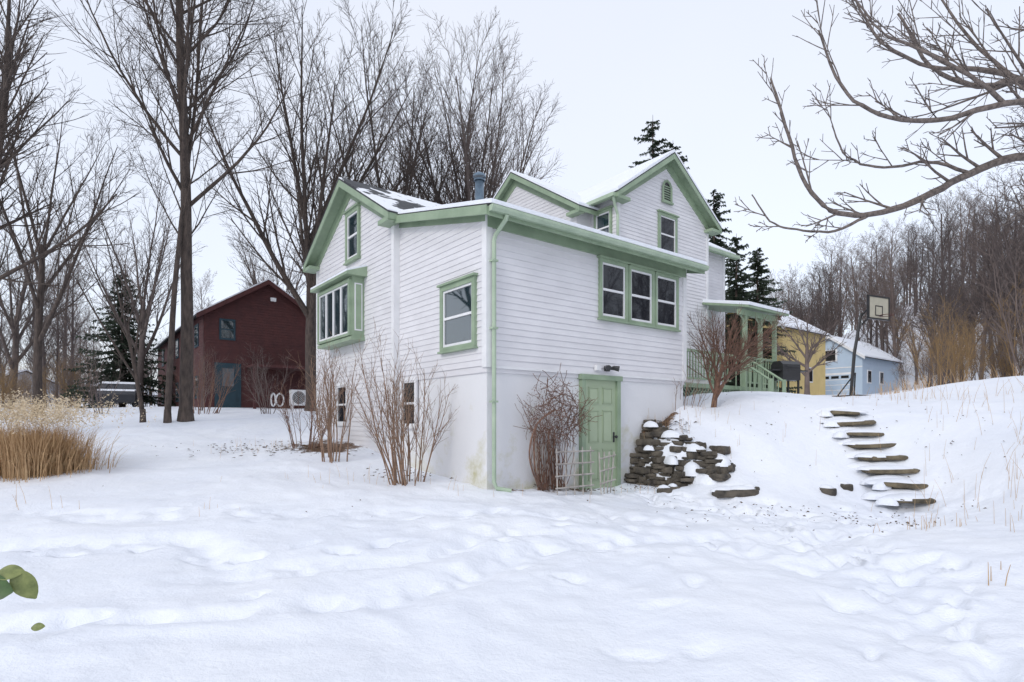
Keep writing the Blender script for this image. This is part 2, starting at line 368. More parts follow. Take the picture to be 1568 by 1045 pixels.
def groof(axn,a0,a1,c,zr,sl,half,snow=True,walla=None,wallhalf=None,ends=(True,False),th=.075):
    def Pt(a,b,z): return (a,b,z) if axn=='u' else (b,a,z)
    def ex(l): return (l,0,0) if axn=='u' else (0,l,0)
    L=a1-a0
    for sg in (-1,1):
        e=c+sg*half; ze=zr-sl*half
        def lay(mb,t0,t1,i=0,j=0,x=0):
            ee=c+sg*(half+x); z2=zr-sl*(half+x)
            mb.prism([Pt(a0+i,c,zr+t0),Pt(a0+i,ee,z2+t0),Pt(a0+i,ee,z2+t1),Pt(a0+i,c,zr+t1)],ex(L-i-j))
        lay(gt,-.10,-.032); lay(shg,-.03,.0,-.04,0,.03)
        if snow: lay(snw,.002,th,-.03,0,.01)
        for k,en in enumerate(ends):
            if not en: continue
            aa=a0-.034 if k==0 else a1+.004
            gt.prism([Pt(aa,c,zr-.20),Pt(aa,e+sg*.02,ze-.18),Pt(aa,e+sg*.02,ze-.035),Pt(aa,c,zr-.035)],ex(.03))
        lo,hi=sorted((e+sg*.002,e+sg*.025))
        if axn=='u': gt.box(a0,a1,lo,hi,ze-.17,ze-.035)
        else: gt.box(lo,hi,a0,a1,ze-.17,ze-.035)
        if walla is not None:
            wh=wallhalf; zw=zr-sl*wh
            gt.prism([Pt(walla,c,zr-.40),Pt(walla,c+sg*wh,zw-.34),Pt(walla,c+sg*wh,zw-.102),Pt(walla,c,zr-.102)],ex(-.035))
            q0,q1=sorted((c+sg*(wh-.20),e))
            if axn=='u': gt.box(a0-.02,walla-.0,q0,q1,ze-.19,ze-.10)
            else: gt.box(q0,q1,a0-.02,walla,ze-.19,ze-.10)
groof('u',-.38,6.1,VC,ZR,WS,2.55,snow=False,walla=-.12,wallhalf=2.28)
MS=.637; MZ=8.0; MC=6.84
MG=((6.07,0),(0,1),(-1,0))
siding(*MG,3.4,MZ-.1,gable_ext(4.08,9.6,MC,MZ-.1,MS))
core.prism([(6.075,4.08,-1),(6.075,9.6,-1),(6.075,9.6,6.12),(6.075,MC,MZ-.12),(6.075,4.08,6.12)],(7.5,0,0))
groof('u',5.85,13.85,MC,MZ,MS,3.08,True,walla=6.07,wallhalf=2.76,ends=(True,True))
siding((0,4.08),(1,0),(0,-1),.5,6.1,lambda z:(11,13.6))
obox(wt,(0,4.08),(1,0),(0,-1),13.5,13.62,.001,.03,.5,6.1)
siding((13.575,0),(0,1),(1,0),.5,MZ-.1,gable_ext(4.08,9.6,MC,MZ-.1,MS))
GC=8.83; GS=.70
siding((0,3.08),(1,0),(0,-1),-.1,MZ-.1,gable_ext(6.65,11.0,GC,MZ-.1,GS))
core.prism([(6.655,3.085,-1),(10.995,3.085,-1),(10.995,3.085,6.35),(GC,3.085,MZ-.12),(6.655,3.085,6.35)],(0,3,0))
siding((6.65,0),(0,1),(-1,0),3,6.3,lambda z:(3.08,4.08)); siding((11.0,0),(0,1),(1,0),.5,6.3,lambda z:(3.08,4.08))
for s in (6.63,10.91): obox(wt,(0,3.08),(1,0),(0,-1),s,s+.11,.001,.03,-.1,6.3)
groof('v',2.80,6.84,GC,MZ-.004,GS,2.48,True,walla=3.08,wallhalf=2.17,ends=(True,False),th=.09)
window((0,3.08),(1,0),(0,-1),8.42,9.32,4.98,6.22,.085)
window((6.65,0),(0,1),(-1,0),3.25,3.92,5.0,5.98,.07,glb)
for k in range(7): obox(gt,(0,3.08),(1,0),(0,-1),8.66,9.0,0,.05,6.62+k*.07,6.645+k*.07)
dk.prism([(8.66,3.05,6.6),(9.0,3.05,6.6),(9.0,3.05,7.02),(8.93,3.05,7.14),(8.83,3.05,7.19),(8.73,3.05,7.14),(8.66,3.05,7.02)],(0,.03,0))
gt.tube([(8.63,3.03,6.58),(8.63,3.03,7.03),(8.71,3.03,7.17),(8.83,3.03,7.23),(8.95,3.03,7.17),(9.03,3.03,7.03),(9.03,3.03,6.58)],[.04]*7,4)
gt.box(8.58,9.08,2.98,3.05,6.54,6.6)
gut.box(6.22,6.33,2.85,4.0,6.10,6.2); gut.tube([(6.28,2.9,6.1),(6.45,2.98,5.9),(6.58,3.0,5.7),(6.58,3.0,3.9)],[.04]*4,7)
gut.box(11.3,13.9,3.62,3.74,5.9,6.0)
obox(gt,*FR,2.14,2.24,-.03,.06,-1.3,.84); obox(gt,*FR,3.11,3.21,-.03,.06,-1.3,.84); obox(gt,*FR,2.10,3.25,-.03,.075,.78,.875)
obox(dr,*FR,2.24,3.11,-.03,.01,-1.29,.78)
def panel(s0,s1,z0,z1):
    obox(dr,*FR,s0+.03,s1-.03,.009,.022,z0+.03,z1-.03)
    for q in ((s0,s0+.014,z0,z1),(s1-.014,s1,z0,z1),(s0,s1,z0,z0+.014),(s0,s1,z1-.014,z1)): obox(dr,*FR,q[0],q[1],.009,.024,q[2],q[3])
for (a,b) in ((2.35,2.62),(2.73,3.0)):
    panel(a,b,-1.13,-.55); panel(a,b,-.42,.20); panel(a,b,.32,.64)
knob=MB()
obox(knob,*FR,3.03,3.07,.011,.022,-.42,-.22)
knob.tube([(3.05,-.02,-.31),(3.05,-.06,-.31),(3.05,-.075,-.31),(3.05,-.10,-.31)],[.012,.012,.032,.026],10)
sec=MB(); obox(sec,*FR,2.76,2.90,.03,.06,.96,1.06)
sec.tube([(2.80,-.06,1.01),(2.72,-.14,1.02),(2.66,-.24,1.0)],[.02,.045,.055],9); sec.tube([(2.86,-.06,1.01),(2.92,-.14,1.02),(2.98,-.22,1.0)],[.02,.045,.055],9)
obox(wt,*FR,2.50,2.62,.02,.09,.96,1.06)
for mb,nme,mt in ((sid,'siding',SID),(wt,'white_trim_boards',WTRIM),(gt,'green_trim_boards',GRN),(gut,'gutters_and_downspouts',GRN2),(gl,'window_panes',GLASS),(glb,'window_panes_side',GLASSB),(fnd,'foundation',FOUND),(shg,'roof_shingles',ROOF),(snw,'roof_snow',SNOW),(core,'wall_core',SID),(dr,'basement_door',DOORG),(dk,'gable_vent_opening',DARKM),(knob,'door_knob',DARKM),(sec,'floodlight',DARKM)):
    mb.obj(nme,mt,house,fixn=True)
wr=MB()
wr.prism([(-.41,VC,ZR+.002),(-.41,VC-2.57,ZR-WS*2.57+.002),(-.41,VC-2.57,ZR-WS*2.57+.03),(-.41,VC,ZR+.03)],(6.4,0,0))
wr.prism([(-.41,VC,ZR+.002),(-.41,VC+2.57,ZR-WS*2.57+.002),(-.41,VC+2.57,ZR-WS*2.57+.03),(-.41,VC,ZR+.03)],(6.4,0,0))
wr.obj('wing_roof_patchy_snow',ROOFS,house,fixn=True)
fl=MB(); fl.tube([(3,4.53,5.0),(3,4.53,6.25)],[.115,.115],14); fl.tube([(3,4.53,6.2),(3,4.53,6.24)],[.15,.15],14); fl.tube([(3,4.53,6.3),(3,4.53,6.36),(3,4.53,6.44)],[.17,.16,.03],14)
fl.tube([(3,4.53,5.1),(3,4.53,5.3)],[.22,.13],14)
fl.obj('chimney_flue',FLUE,house,True)
# porch
pg=MB(); ps=MB()
DZ=1.05
pg.box(7.6,13.0,1.75,3.05,DZ-.12,DZ)
for u in (7.65,9.4,11.1,12.0,12.9):
    pg.box(u-.055,u+.055,1.78,1.89,.2,DZ+1.0 if u<11 else 3.4)
pg.box(12.85,12.95,2.9,3.0,.2,3.5)
for a,b in ((7.71,9.34),(9.46,10.3),(11.16,11.94),(12.06,12.84)):
    pg.box(a,b,1.81,1.87,DZ+.88,DZ+.95); pg.box(a,b,1.82,1.86,DZ+.12,DZ+.17)
    n=int((b-a)/.13)
    for k in range(1,n): 
        x=a+(b-a)*k/n; pg.box(x-.016,x+.016,1.824,1.856,DZ+.17,DZ+.88)
lat=MB()
u=7.65
while u<12.4:
    for sgn in (1,-1):
        a=(u,1.80 if sgn>0 else 1.815,.15 if sgn>0 else DZ-.12); b=(u+.78,a[1],DZ-.12 if sgn>0 else .15)
        lat.tube([a,b],[.018,.018],4)
    u+=.14
pg.prism([(10.7,1.5,3.42),(10.7,4.05,3.95),(10.7,4.05,4.02),(10.7,1.5,3.49)],(2.5,0,0))
ps.prism([(10.72,1.48,3.492),(10.72,4.05,4.022),(10.72,4.05,4.12),(10.72,1.48,3.59)],(2.46,0,0))
pg.box(10.75,13.0,1.77,1.9,3.25,3.42)
for u in (11.1,12.0,12.9):
    for s in (-1,1): pg.tube([(u,1.84,2.95),(u+s*.10,1.84,3.12),(u+s*.26,1.84,3.25)],[.03]*3,4)
for k in range(5): pg.box(10.3,11.04,1.75-.25*(k+1),1.75-.25*k,DZ-.17*(k+1)-.04,DZ-.17*(k+1))
for u in (10.3,11.05):
    pg.tube([(u,1.8,DZ+.92),(u,.6,DZ+.1)],[.035,.035],4); pg.box(u-.04,u+.04,.55,.63,-.1,DZ+.15)
    for k in range(7): pg.box(u-.012,u+.012,1.65-k*.15,1.674-k*.15,DZ-.1*k-.1,DZ+.83-.103*k)
pg.obj('porch',GRN,house,fixn=True); ps.obj('porch_roof_snow',SNOW,house,fixn=True); lat.obj('porch_lattice',GRN2,house)
# trellis
tr=empty('garden_trellis',HC,ROT); t=MB()
for k in range(5): t.tube([(1.0+k*.2,-.62,-1.3),(1.0+k*.2,-.60,-.45)],[.014,.014],4)
for k in range(4): t.tube([(.95,-.635,-1.12+k*.2),(1.85,-.635,-1.12+k*.2)],[.014,.014],4)
for k in range(4): t.tube([(1.92+k*.10,-.74+.02*k,-1.28),(1.93+k*.13,-.68,-.55)],[.014,.014],4)
for k in range(3): t.tube([(1.90,-.73,-1.1+k*.22),(2.36,-.68,-1.05+k*.22)],[.014,.014],4)
t.obj('slats',WOODW,tr)
# ---------------------------------------------------------------- tree generator
GA=2.39996
def grow(mb,rng,p,d,L,r,l,S):
    sp=S[l]; n=max(2,int(L/sp['seg']))
    pts=[p.copy()]; rad=[r]; dirs=[d.copy()]
    tip=sp.get('tip',.3)
    for i in range(n):
        w=sp['wob']; d=(d+Vector((rng.uniform(-w,w),rng.uniform(-w,w),rng.uniform(-w,w)+sp['trop']))).normalized()
        p=p+d*(L/n); t=(i+1)/n; pts.append(p.copy()); rad.append(r*(1-(1-tip)*t)); dirs.append(d.copy())
    mb.tube(pts,rad,sp['n'],cap=False)
    if l+1<len(S):
        N=sp['kids']; ph=rng.uniform(0,6.28)
        for c in range(N):
            t=sp['t0']+(1-sp['t0'])*(c+rng.random())/N
            i=min(n,max(0,int(t*n))); fr=t*n-i; q=pts[i].lerp(pts[min(n,i+1)],max(0,min(1,fr)))
            dd=dirs[i]; ref=Vector((0,0,1)) if abs(dd.z)<.9 else Vector((1,0,0))
            a=dd.cross(ref).normalized(); b=dd.cross(a); an=ph+c*GA+rng.uniform(-.5,.5)
            pr=a*math.cos(an)+b*math.sin(an); ang=math.radians(rng.uniform(*sp['ang']))
            cd=(dd*math.cos(ang)+pr*math.sin(ang)).normalized()
            cl=L*rng.uniform(*sp['rat'])*(1.15-sp.get('fall',.6)*t); rr=max(rad[i]*sp['rr'],sp.get('rmin',.003))
            grow(mb,rng,q,cd,cl,min(rr,rad[i]*.95 if rad[i]>.006 else rr),l+1,S)
def vase(k=(8,12,7,4),rmin=.007,lead=(1.15,1.6),a0=(12,34)):
    return [dict(seg=.5,wob=.03,trop=.05,n=10,kids=k[0],t0=.35,ang=a0,rat=lead,rr=.60,fall=.35,tip=.55),
        dict(seg=.7,wob=.05,trop=.03,n=6,kids=k[1],t0=.12,ang=(18,38),rat=(.24,.42),rr=.48,fall=.55,tip=.14,rmin=rmin),
        dict(seg=.45,wob=.07,trop=.06,n=4,kids=k[2],t0=.15,ang=(20,42),rat=(.32,.52),rr=.5,tip=.3,rmin=rmin),
        dict(seg=.35,wob=.09,trop=.05,n=3,kids=k[3],t0=.15,ang=(20,45),rat=(.4,.65),rr=.6,tip=.5,rmin=rmin*.75),
        dict(seg=.3,wob=.10,trop=.04,n=3,kids=0,t0=0,ang=(20,50),rat=(.4,.6),rr=.6,tip=.5)]
def tall(k=(26,8,6,3),rmin=.006):
    return [dict(seg=.7,wob=.025,trop=.06,n=10,kids=k[0],t0=.30,ang=(25,50),rat=(.20,.34),rr=.42,fall=.5,tip=.2),
        dict(seg=.5,wob=.07,trop=.09,n=5,kids=k[1],t0=.2,ang=(22,42),rat=(.35,.55),rr=.55,fall=.6,tip=.2,rmin=rmin),
        dict(seg=.35,wob=.09,trop=.05,n=4,kids=k[2],t0=.15,ang=(22,48),rat=(.38,.6),rr=.55,tip=.3,rmin=rmin),
        dict(seg=.3,wob=.10,trop=.03,n=3,kids=k[3],t0=.15,ang=(22,50),rat=(.4,.7),rr=.6,tip=.5,rmin=rmin*.75),
        dict(seg=.25,wob=.12,trop=.02,n=3,kids=0,t0=0,ang=(20,50),rat=(.4,.6),rr=.6,tip=.5)]
def tree(name,x,y,Ht,r,S,seed,mat,lean=(0,0),trunkfrac=.36):
    mb=MB(); rg=random.Random(seed)
    mb.tube([(0,0,-.3),(0,0,0),(0,0,.4)],[r*1.7,r*1.3,r*1.02],10)
    grow(mb,rg,Vector((0,0,.2)),Vector((lean[0],lean[1],1)).normalized(),Ht*trunkfrac,r,0,S)
    o=mb.obj(name,mat,None,True); o.location=(x,y,gz(x,y)); return o
tree('maple_tree',-12.4,13,18,.26,vase((8,12,8,4),.007,(1.2,1.6),(14,40)),11,BARK,(.06,-.02),.32)
tree('bare_tall_tree',-9.75,17,19.5,.19,tall((40,9,6,3)),21,BARK,(.035,0),1.0)
tree('bare_tall_tree',-10.05,16.6,15,.09,tall((24,7,5,3)),22,BARK,(.02,.02),1.0)
tree('bare_tall_tree',-10.9,16.8,6,.07,vase((5,5,4,2)),23,BARK,(-.25,.05),.5)
tree('vase_maple_tree',-8.4,24,20.5,.28,vase((9,14,9,4),.009,(1.2,1.65),(14,40)),31,BARK,(.0,0),.35)
tree('vase_maple_tree',-5.9,27,21,.24,vase((8,14,9,4),.009,(1.2,1.6),(14,38)),33,BARK,(.03,0),.35)
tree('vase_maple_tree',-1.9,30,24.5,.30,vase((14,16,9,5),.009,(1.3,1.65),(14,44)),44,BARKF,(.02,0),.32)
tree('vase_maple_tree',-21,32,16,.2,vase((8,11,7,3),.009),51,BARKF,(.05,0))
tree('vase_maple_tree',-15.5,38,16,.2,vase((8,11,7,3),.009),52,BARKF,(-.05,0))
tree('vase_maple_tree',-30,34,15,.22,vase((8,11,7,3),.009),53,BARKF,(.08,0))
tree('vase_maple_tree',-17.5,21,17,.16,vase((7,11,7,3),.008),54,BARK,(-.04,0))
tree('vase_maple_tree',-25,26,14,.16,vase((7,11,7,3),.008),55,BARK,(.06,0))
tree('apple_tree',16.6,32,7.8,.15,vase((9,9,6,3),.008,(.8,1.05),(25,60)),61,BARKR,(.0,0),.36)
forest=empty('distant_forest'); brush=empty('distant_brush')
vm=[]
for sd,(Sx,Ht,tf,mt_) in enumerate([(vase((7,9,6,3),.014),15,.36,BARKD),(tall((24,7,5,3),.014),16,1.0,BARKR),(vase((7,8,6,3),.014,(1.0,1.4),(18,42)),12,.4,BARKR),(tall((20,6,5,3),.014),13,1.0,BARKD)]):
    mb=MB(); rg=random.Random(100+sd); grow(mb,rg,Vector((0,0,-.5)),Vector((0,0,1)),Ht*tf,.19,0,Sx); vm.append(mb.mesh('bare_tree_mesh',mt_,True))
rg=random.Random(77)
def inst(par,me,x,y,s,nm_='tree'):
    o=bpy.data.objects.new(nm_,me); COL.objects.link(o); o.parent=par; o.location=(x,y,gz(x,y)-.1); o.rotation_euler=(rg.uniform(-.04,.04),rg.uniform(-.04,.04),rg.uniform(0,6.3)); o.scale=(s,s,s*rg.uniform(.9,1.15))
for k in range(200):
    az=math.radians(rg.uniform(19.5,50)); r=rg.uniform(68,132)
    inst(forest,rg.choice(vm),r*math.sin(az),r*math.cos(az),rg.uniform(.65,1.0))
for k in range(24):
    az=math.radians(rg.uniform(36,49)); r=rg.uniform(34,66)
    inst(forest,rg.choice(vm[:2]+vm[3:]),r*math.sin(az),r*math.cos(az),rg.uniform(.7,1.15))
for k in range(90):
    az=math.radians(rg.uniform(-52,-22)); r=rg.uniform(48,110)
    inst(forest,rg.choice(vm),r*math.sin(az),r*math.cos(az),rg.uniform(.45,.8))
for k in range(80):
    az=math.radians(rg.uniform(55,125)); r=rg.uniform(22,70)
    inst(forest,rg.choice(vm),r*math.sin(az),r*math.cos(az),rg.uniform(.7,1.1))
for k in range(16):
    az=math.radians(rg.uniform(-95,-58)); r=rg.uniform(18,45)
    inst(forest,rg.choice(vm),r*math.sin(az),r*math.cos(az),rg.uniform(.6,.9))
def bushmesh(seed,mat,Ht,nst,r=.02,spread=.5,kids=(8,5,3)):
    mb=MB(); g=random.Random(seed)
    S=[dict(seg=.35,wob=.09,trop=.04,n=4,kids=kids[0],t0=.25,ang=(18,42),rat=(.3,.5),rr=.55,fall=.5,tip=.3),
       dict(seg=.25,wob=.12,trop=.04,n=3,kids=kids[1],t0=.15,ang=(20,48),rat=(.4,.6),rr=.6,tip=.4,rmin=.005),
       dict(seg=.2,wob=.14,trop=.03,n=3,kids=kids[2],t0=.1,ang=(20,50),rat=(.4,.6),rr=.6,tip=.5,rmin=.004),
       dict(seg=.2,wob=.14,trop=.02,n=3,kids=0,t0=0,ang=(20,50),rat=(.4,.6),rr=.6)]
    for k in range(nst):
        a=g.uniform(0,6.28); q=g.uniform(0,.25)*Ht*.4
        grow(mb,g,Vector((math.cos(a)*q,math.sin(a)*q,-.1)),Vector((math.cos(a)*g.uniform(.05,spread),math.sin(a)*g.uniform(.05,spread),1)).normalized(),Ht*g.uniform(.6,1),r,0,S)
    return mb.mesh('brush_mesh',mat,True)
bm_=[bushmesh(1,BARKO,5,8,.03,.6),bushmesh(2,BARKO,3.6,9,.022,.8),bushmesh(3,BARKR,4.5,8,.03,.6)]
for k in range(30):
    az=math.radians(rg.uniform(36.5,48)); r=rg.uniform(27,56)
    inst(brush,rg.choice(bm_),r*math.sin(az),r*math.cos(az),rg.uniform(.6,1.25),'bush')
for k in range(34):
    az=math.radians(rg.uniform(22,38)); r=rg.uniform(62,78)
    inst(brush,bm_[2],r*math.sin(az),r*math.cos(az),rg.uniform(.6,1.0),'bush')
for k in range(34):
    az=math.radians(rg.uniform(-48,-30)); r=rg.uniform(40,60)
    inst(brush,rg.choice(bm_),r*math.sin(az),r*math.cos(az),rg.uniform(.4,.8),'bush')
for (x,y,s) in [(-14.8,20.5,.45),(-12.6,23,.5),(-9.0,21,.55)]: inst(brush,bm_[2],x,y,s,'bush')
def conifer(name,x,y,Ht,w,seed,dens=1.0,pw=.8):
    par=empty(name,(x,y,gz(x,y))); g=random.Random(seed); tb=MB(); nb=MB()
    tb.tube([(0,0,-.3),(0,0,Ht*.5),(0,0,Ht)],[Ht*.018+.04,Ht*.011,.01],8)
    z=Ht*.06
    while z<Ht*.99:
        f=1-z/Ht; nbk=int(5+3*f)
        for b in range(nbk):
            a=g.uniform(0,6.28); L=w*.5*(f**pw)*g.uniform(.45,1.25)+.15; dr_=g.uniform(-.40,.15)
            d=Vector((math.cos(a),math.sin(a),dr_)); p0=Vector((0,0,z+g.uniform(-.1,.1))); side=Vector((-math.sin(a),math.cos(a),0))
            tb.tube([p0,p0+d*L],[.02,.006],3)
            m=max(4,int(L*9*dens))
            for q in range(m):
                t=(q+g.random())/m; c=p0+d*(L*t)+Vector((0,0,-.06*t+.12*t*t))
                for s in (-1,1):
                    l=(.14+.28*L*.4*(1-t))*g.uniform(.6,1.4); e=c+(side*s*g.uniform(.6,1)+d*.7).normalized()*l+Vector((0,0,g.uniform(-.16,.08)))
                    o=Vector((0,0,.045+.03*g.random()))+d*.05
                    nb.poly([c-o*.4,e,c+o])
                    nb.poly([c-d*.05,e+Vector((0,0,-.03)),c+d*.07])
        z+=Ht*.016+.06
    tb.obj('trunk',BARK,par); nb.obj('needle_sprays',NEED,par)
conifer('spruce_tree',-22.6,33,7.9,5.4,5,1.0,.7)
conifer('spruce_tree',-19.3,35,5.0,4.4,6,1.0,.6)
conifer('spruce_tree',9.9,40,20.0,8.5,7,1.5,.6)
conifer('spruce_tree',11.6,41,18.6,8,8,1.5,.6)
conifer('spruce_tree',14.2,40,14.6,6.4,9,1.5,.6)
conifer('spruce_tree',14.4,36.5,10.6,4.6,10,1.5,.65)
conifer('spruce_tree',16.4,38,10.0,5,12,1.5,.65)
conifer('spruce_tree',22,62,13,5,13)
# overhanging near tree (right edge)
ov=MB(); rg2=random.Random(5)
OS=[dict(seg=.12,wob=.05,trop=.035,n=6,kids=5,t0=.2,ang=(20,48),rat=(.35,.65),rr=.6,tip=.35,rmin=.005),
    dict(seg=.10,wob=.07,trop=.05,n=5,kids=2,t0=.25,ang=(20,50),rat=(.35,.6),rr=.65,tip=.5,rmin=.0035),
    dict(seg=.08,wob=.08,trop=.05,n=4,kids=0,t0=.2,ang=(25,60),rat=(.4,.6),rr=.6,tip=.7)]
def smoothpts(pl,sub=4):
    out=[]
    pl=[Vector(p) for p in pl]
    for i in range(len(pl)-1):
        p0=pl[max(i-1,0)];p1=pl[i];p2=pl[i+1];p3=pl[min(i+2,len(pl)-1)]
        for k in range(sub):
            t=k/sub
            out.append(.5*((2*p1)+(p2-p0)*t+(2*p0-5*p1+4*p2-p3)*t*t+(-p0+3*p1-3*p2+p3)*t**3))
    out.append(pl[-1]); return out
def limb(pl,r0,r1,kids,kl,depth=0):
    pts=smoothpts(pl,5); n=len(pts); rad=[(r0+(r1-r0)*(i/(n-1))**.8)*rg2.uniform(.93,1.07) for i in range(n)]
    pts=[p+Vector((rg2.uniform(-1,1),rg2.uniform(-1,1),rg2.uniform(-1,1)))*.006 if 0<i else p for i,p in enumerate(pts)]
    ov.tube(pts,rad,8)
    for c in range(kids):
        t=.10+.88*(c+rg2.random()*.8)/kids; i=int(t*(n-1)); dd=(pts[min(i+1,n-1)]-pts[i-1]).normalized()
        pr=Vector((rg2.uniform(-.7,.2),rg2.uniform(-.8,.8),rg2.choice((-.35,.8,1)))).normalized()
        grow(ov,rg2,pts[i],(dd*1.0+pr*.75).normalized(),kl*rg2.uniform(.5,1.3),max(.006,rad[i]*.45),depth,OS)
tz=gz(7.6,5.7)
ov.tube(smoothpts([(7.6,5.7,tz-.3),(7.5,5.7,tz+.8),(7.3,5.6,tz+1.8),(7.1,5.5,3.6)]),[.2-.006*i for i in range(13)],12)
J0=(7.1,5.5,3.5)
limb([J0,(6.2,5.4,4.25),(5.2,5.4,4.72),(4.75,5.35,4.80),(4.35,5.3,4.72),(3.9,5.3,4.9),(3.6,5.3,5.4)],.060,.010,10,.7)
limb([(6.2,5.4,4.15),(5.1,5.35,4.55),(4.5,5.2,4.50),(3.9,5.2,4.35),(3.3,5.1,4.35),(2.95,5.1,4.6),(2.75,5.1,5.1)],.042,.008,10,.6)
limb([J0,(6.1,5.6,3.95),(5.2,5.7,4.25),(4.6,5.7,4.08),(4.05,5.6,3.80),(3.5,5.5,3.60),(3.05,5.45,3.62),(2.75,5.4,3.92),(2.6,5.4,4.4),(2.45,5.4,4.85)],.058,.009,13,.5)
limb([(3.45,5.5,3.59),(3.1,5.45,3.42),(2.7,5.4,3.42),(2.45,5.4,3.5),(2.28,5.4,3.75)],.016,.006,4,.3)
limb([(5.2,5.4,4.72),(4.7,5.6,5.05),(4.2,5.7,5.15),(3.7,5.7,5.4),(3.4,5.7,5.9)],.032,.008,8,.6)
limb([(5.7,5.4,4.5),(5.2,5.3,5.1),(4.9,5.3,5.6),(4.7,5.2,6.2)],.035,.010,8,.7)
limb([(4.5,5.2,4.50),(4.1,5.1,4.70),(3.6,5.1,4.95),(3.3,5.1,5.1),(3.0,5.1,5.5)],.022,.006,7,.45)
limb([(4.6,5.7,4.08),(4.1,5.6,4.15),(3.6,5.5,4.05),(3.25,5.5,4.15),(3.1,5.5,4.45)],.020,.006,6,.4)
limb([(6.4,5.3,4.0),(5.9,5.0,4.6),(5.2,4.9,5.0),(4.6,4.9,5.15),(4.2,4.9,5.5)],.04,.008,9,.6)
limb([(6.5,5.3,3.9),(5.6,5.2,3.85),(5.0,5.3,3.7),(4.6,5.3,3.45)],.03,.006,6,.5)
limb([(6.4,5.6,4.2),(5.6,5.9,4.9),(5.0,6.1,5.6),(4.6,6.2,6.3)],.035,.008,9,.7)
ov.obj('overhanging_fruit_tree',BARKB,None,True)
# shrubs
def shrub(name,x,y,Ht,nst,spread,seed,mat,kids=(4,3),r=.012,rad=.25):
    mb=MB(); g=random.Random(seed)
    S=[dict(seg=.16,wob=.06,trop=.03,n=6,kids=kids[0],t0=.30,ang=(12,35),rat=(.25,.5),rr=.6,fall=.4,tip=.35),
       dict(seg=.12,wob=.10,trop=.04,n=4,kids=kids[1],t0=.2,ang=(18,45),rat=(.35,.6),rr=.65,tip=.4,rmin=.003),
       dict(seg=.1,wob=.12,trop=.03,n=3,kids=0,t0=0,ang=(20,50),rat=(.4,.6),rr=.6,tip=.5)]
    for k in range(nst):
        a=g.uniform(0,6.28); q=rad*math.sqrt(g.random()); sp=g.uniform(.05,spread)
        a2=a+g.uniform(-.5,.5)
        grow(mb,g,Vector((math.cos(a)*q,math.sin(a)*q,-.1)),Vector((math.cos(a2)*sp,math.sin(a2)*sp,1)).normalized(),Ht*g.uniform(.55,1),r*g.uniform(.7,1.3),0,S)
    o=mb.obj(name,mat,None,True); o.location=(x,y,gz(x,y)); return o
shrub('bare_shrub',-1.75,9.65,2.2,24,.42,1,STEM,(6,4),.013,.30)
shrub('bare_shrub',-3.55,11.4,2.3,16,.32,2,STEM,(5,4),.013,.28)
shrub('bare_shrub',-4.7,13.0,1.5,18,.6,3,STEMR,(5,4),.010,.35)
shrub('bare_shrub',-11.4,21,2.2,16,.6,4,STEMR,(5,4),.014,.5)
shrub('bare_shrub',3.75,12.75,1.0,14,.5,7,STEM,(4,3),.007,.4)
mb=MB(); g=random.Random(9)
S=[dict(seg=.2,wob=.08,trop=.02,n=8,kids=12,t0=.25,ang=(22,55),rat=(.9,1.3),rr=.5,fall=.35,tip=.5),
   dict(seg=.15,wob=.08,trop=.05,n=5,kids=12,t0=.25,ang=(18,42),rat=(.45,.65),rr=.5,tip=.3),
   dict(seg=.12,wob=.09,trop=.06,n=3,kids=7,t0=.12,ang=(18,40),rat=(.45,.7),rr=.6,tip=.4,rmin=.004),
   dict(seg=.1,wob=.10,trop=.04,n=3,kids=0,t0=0,ang=(20,50),rat=(.4,.6),rr=.6,tip=.5)]
grow(mb,g,Vector((0,0,-.2)),Vector((.03,0,1)),1.3,.075,0,S)
o=mb.obj('ornamental_pruned_tree',STEMR,None,True); o.location=(4.6,13.0,gz(4.6,13.0))
# vine
vi=MB(); g=random.Random(12); lv=MB()
for k in range(62):
    p=Vector((g.uniform(.95,1.65),-.16,-1.2)); d=Vector((g.uniform(-.7,.5),0,1)).normalized(); pts=[p.copy()]
    for q in range(g.randint(8,17)): 
        cx=p.x-1.3
        pull=Vector((-cx*.5*max(0,(abs(cx)-.55)),0,-max(0,p.z-.4)*1.2))
        if p.z<-.4: pull.z+=.6
        d=(d+Vector((g.uniform(-.4,.4),g.uniform(-.25,.25),g.uniform(-.3,.3)))+pull).normalized(); p=p+d*.11
        p.y=min(-.06,max(-.55,p.y)); pts.append(p.copy())
    vi.tube(pts,[.009*(1-.6*i/len(pts)) for i in range(len(pts))],4)
for k in range(150):
    a=g.uniform(0,6.28); q=math.sqrt(g.random()); p=Vector((1.3+.66*q*math.cos(a),-.15-g.random()*.3,.12+.5*q*math.sin(a))); d=Vector((g.uniform(-1,1),g.uniform(-.4,.4),g.uniform(-.8,1))).normalized(); pts=[p.copy()]
    for q in range(g.randint(4,8)):
        d=(d+Vector((g.uniform(-.5,.5),g.uniform(-.3,.3),g.uniform(-.5,.45)))).normalized(); p=p+d*.07; p.y=min(-.06,p.y); pts.append(p.copy())
    vi.tube(pts,[.0055]*len(pts),3)
for k in range(2):
    vi.tube(smoothpts([(1.05,-.2,-1.2),(.72+.05*k,-.35,-.9),(.58+.1*k,-.4,-.5),(.75,-.4,-.05),(1.2,-.35,.2)]),[.016]*17,5)
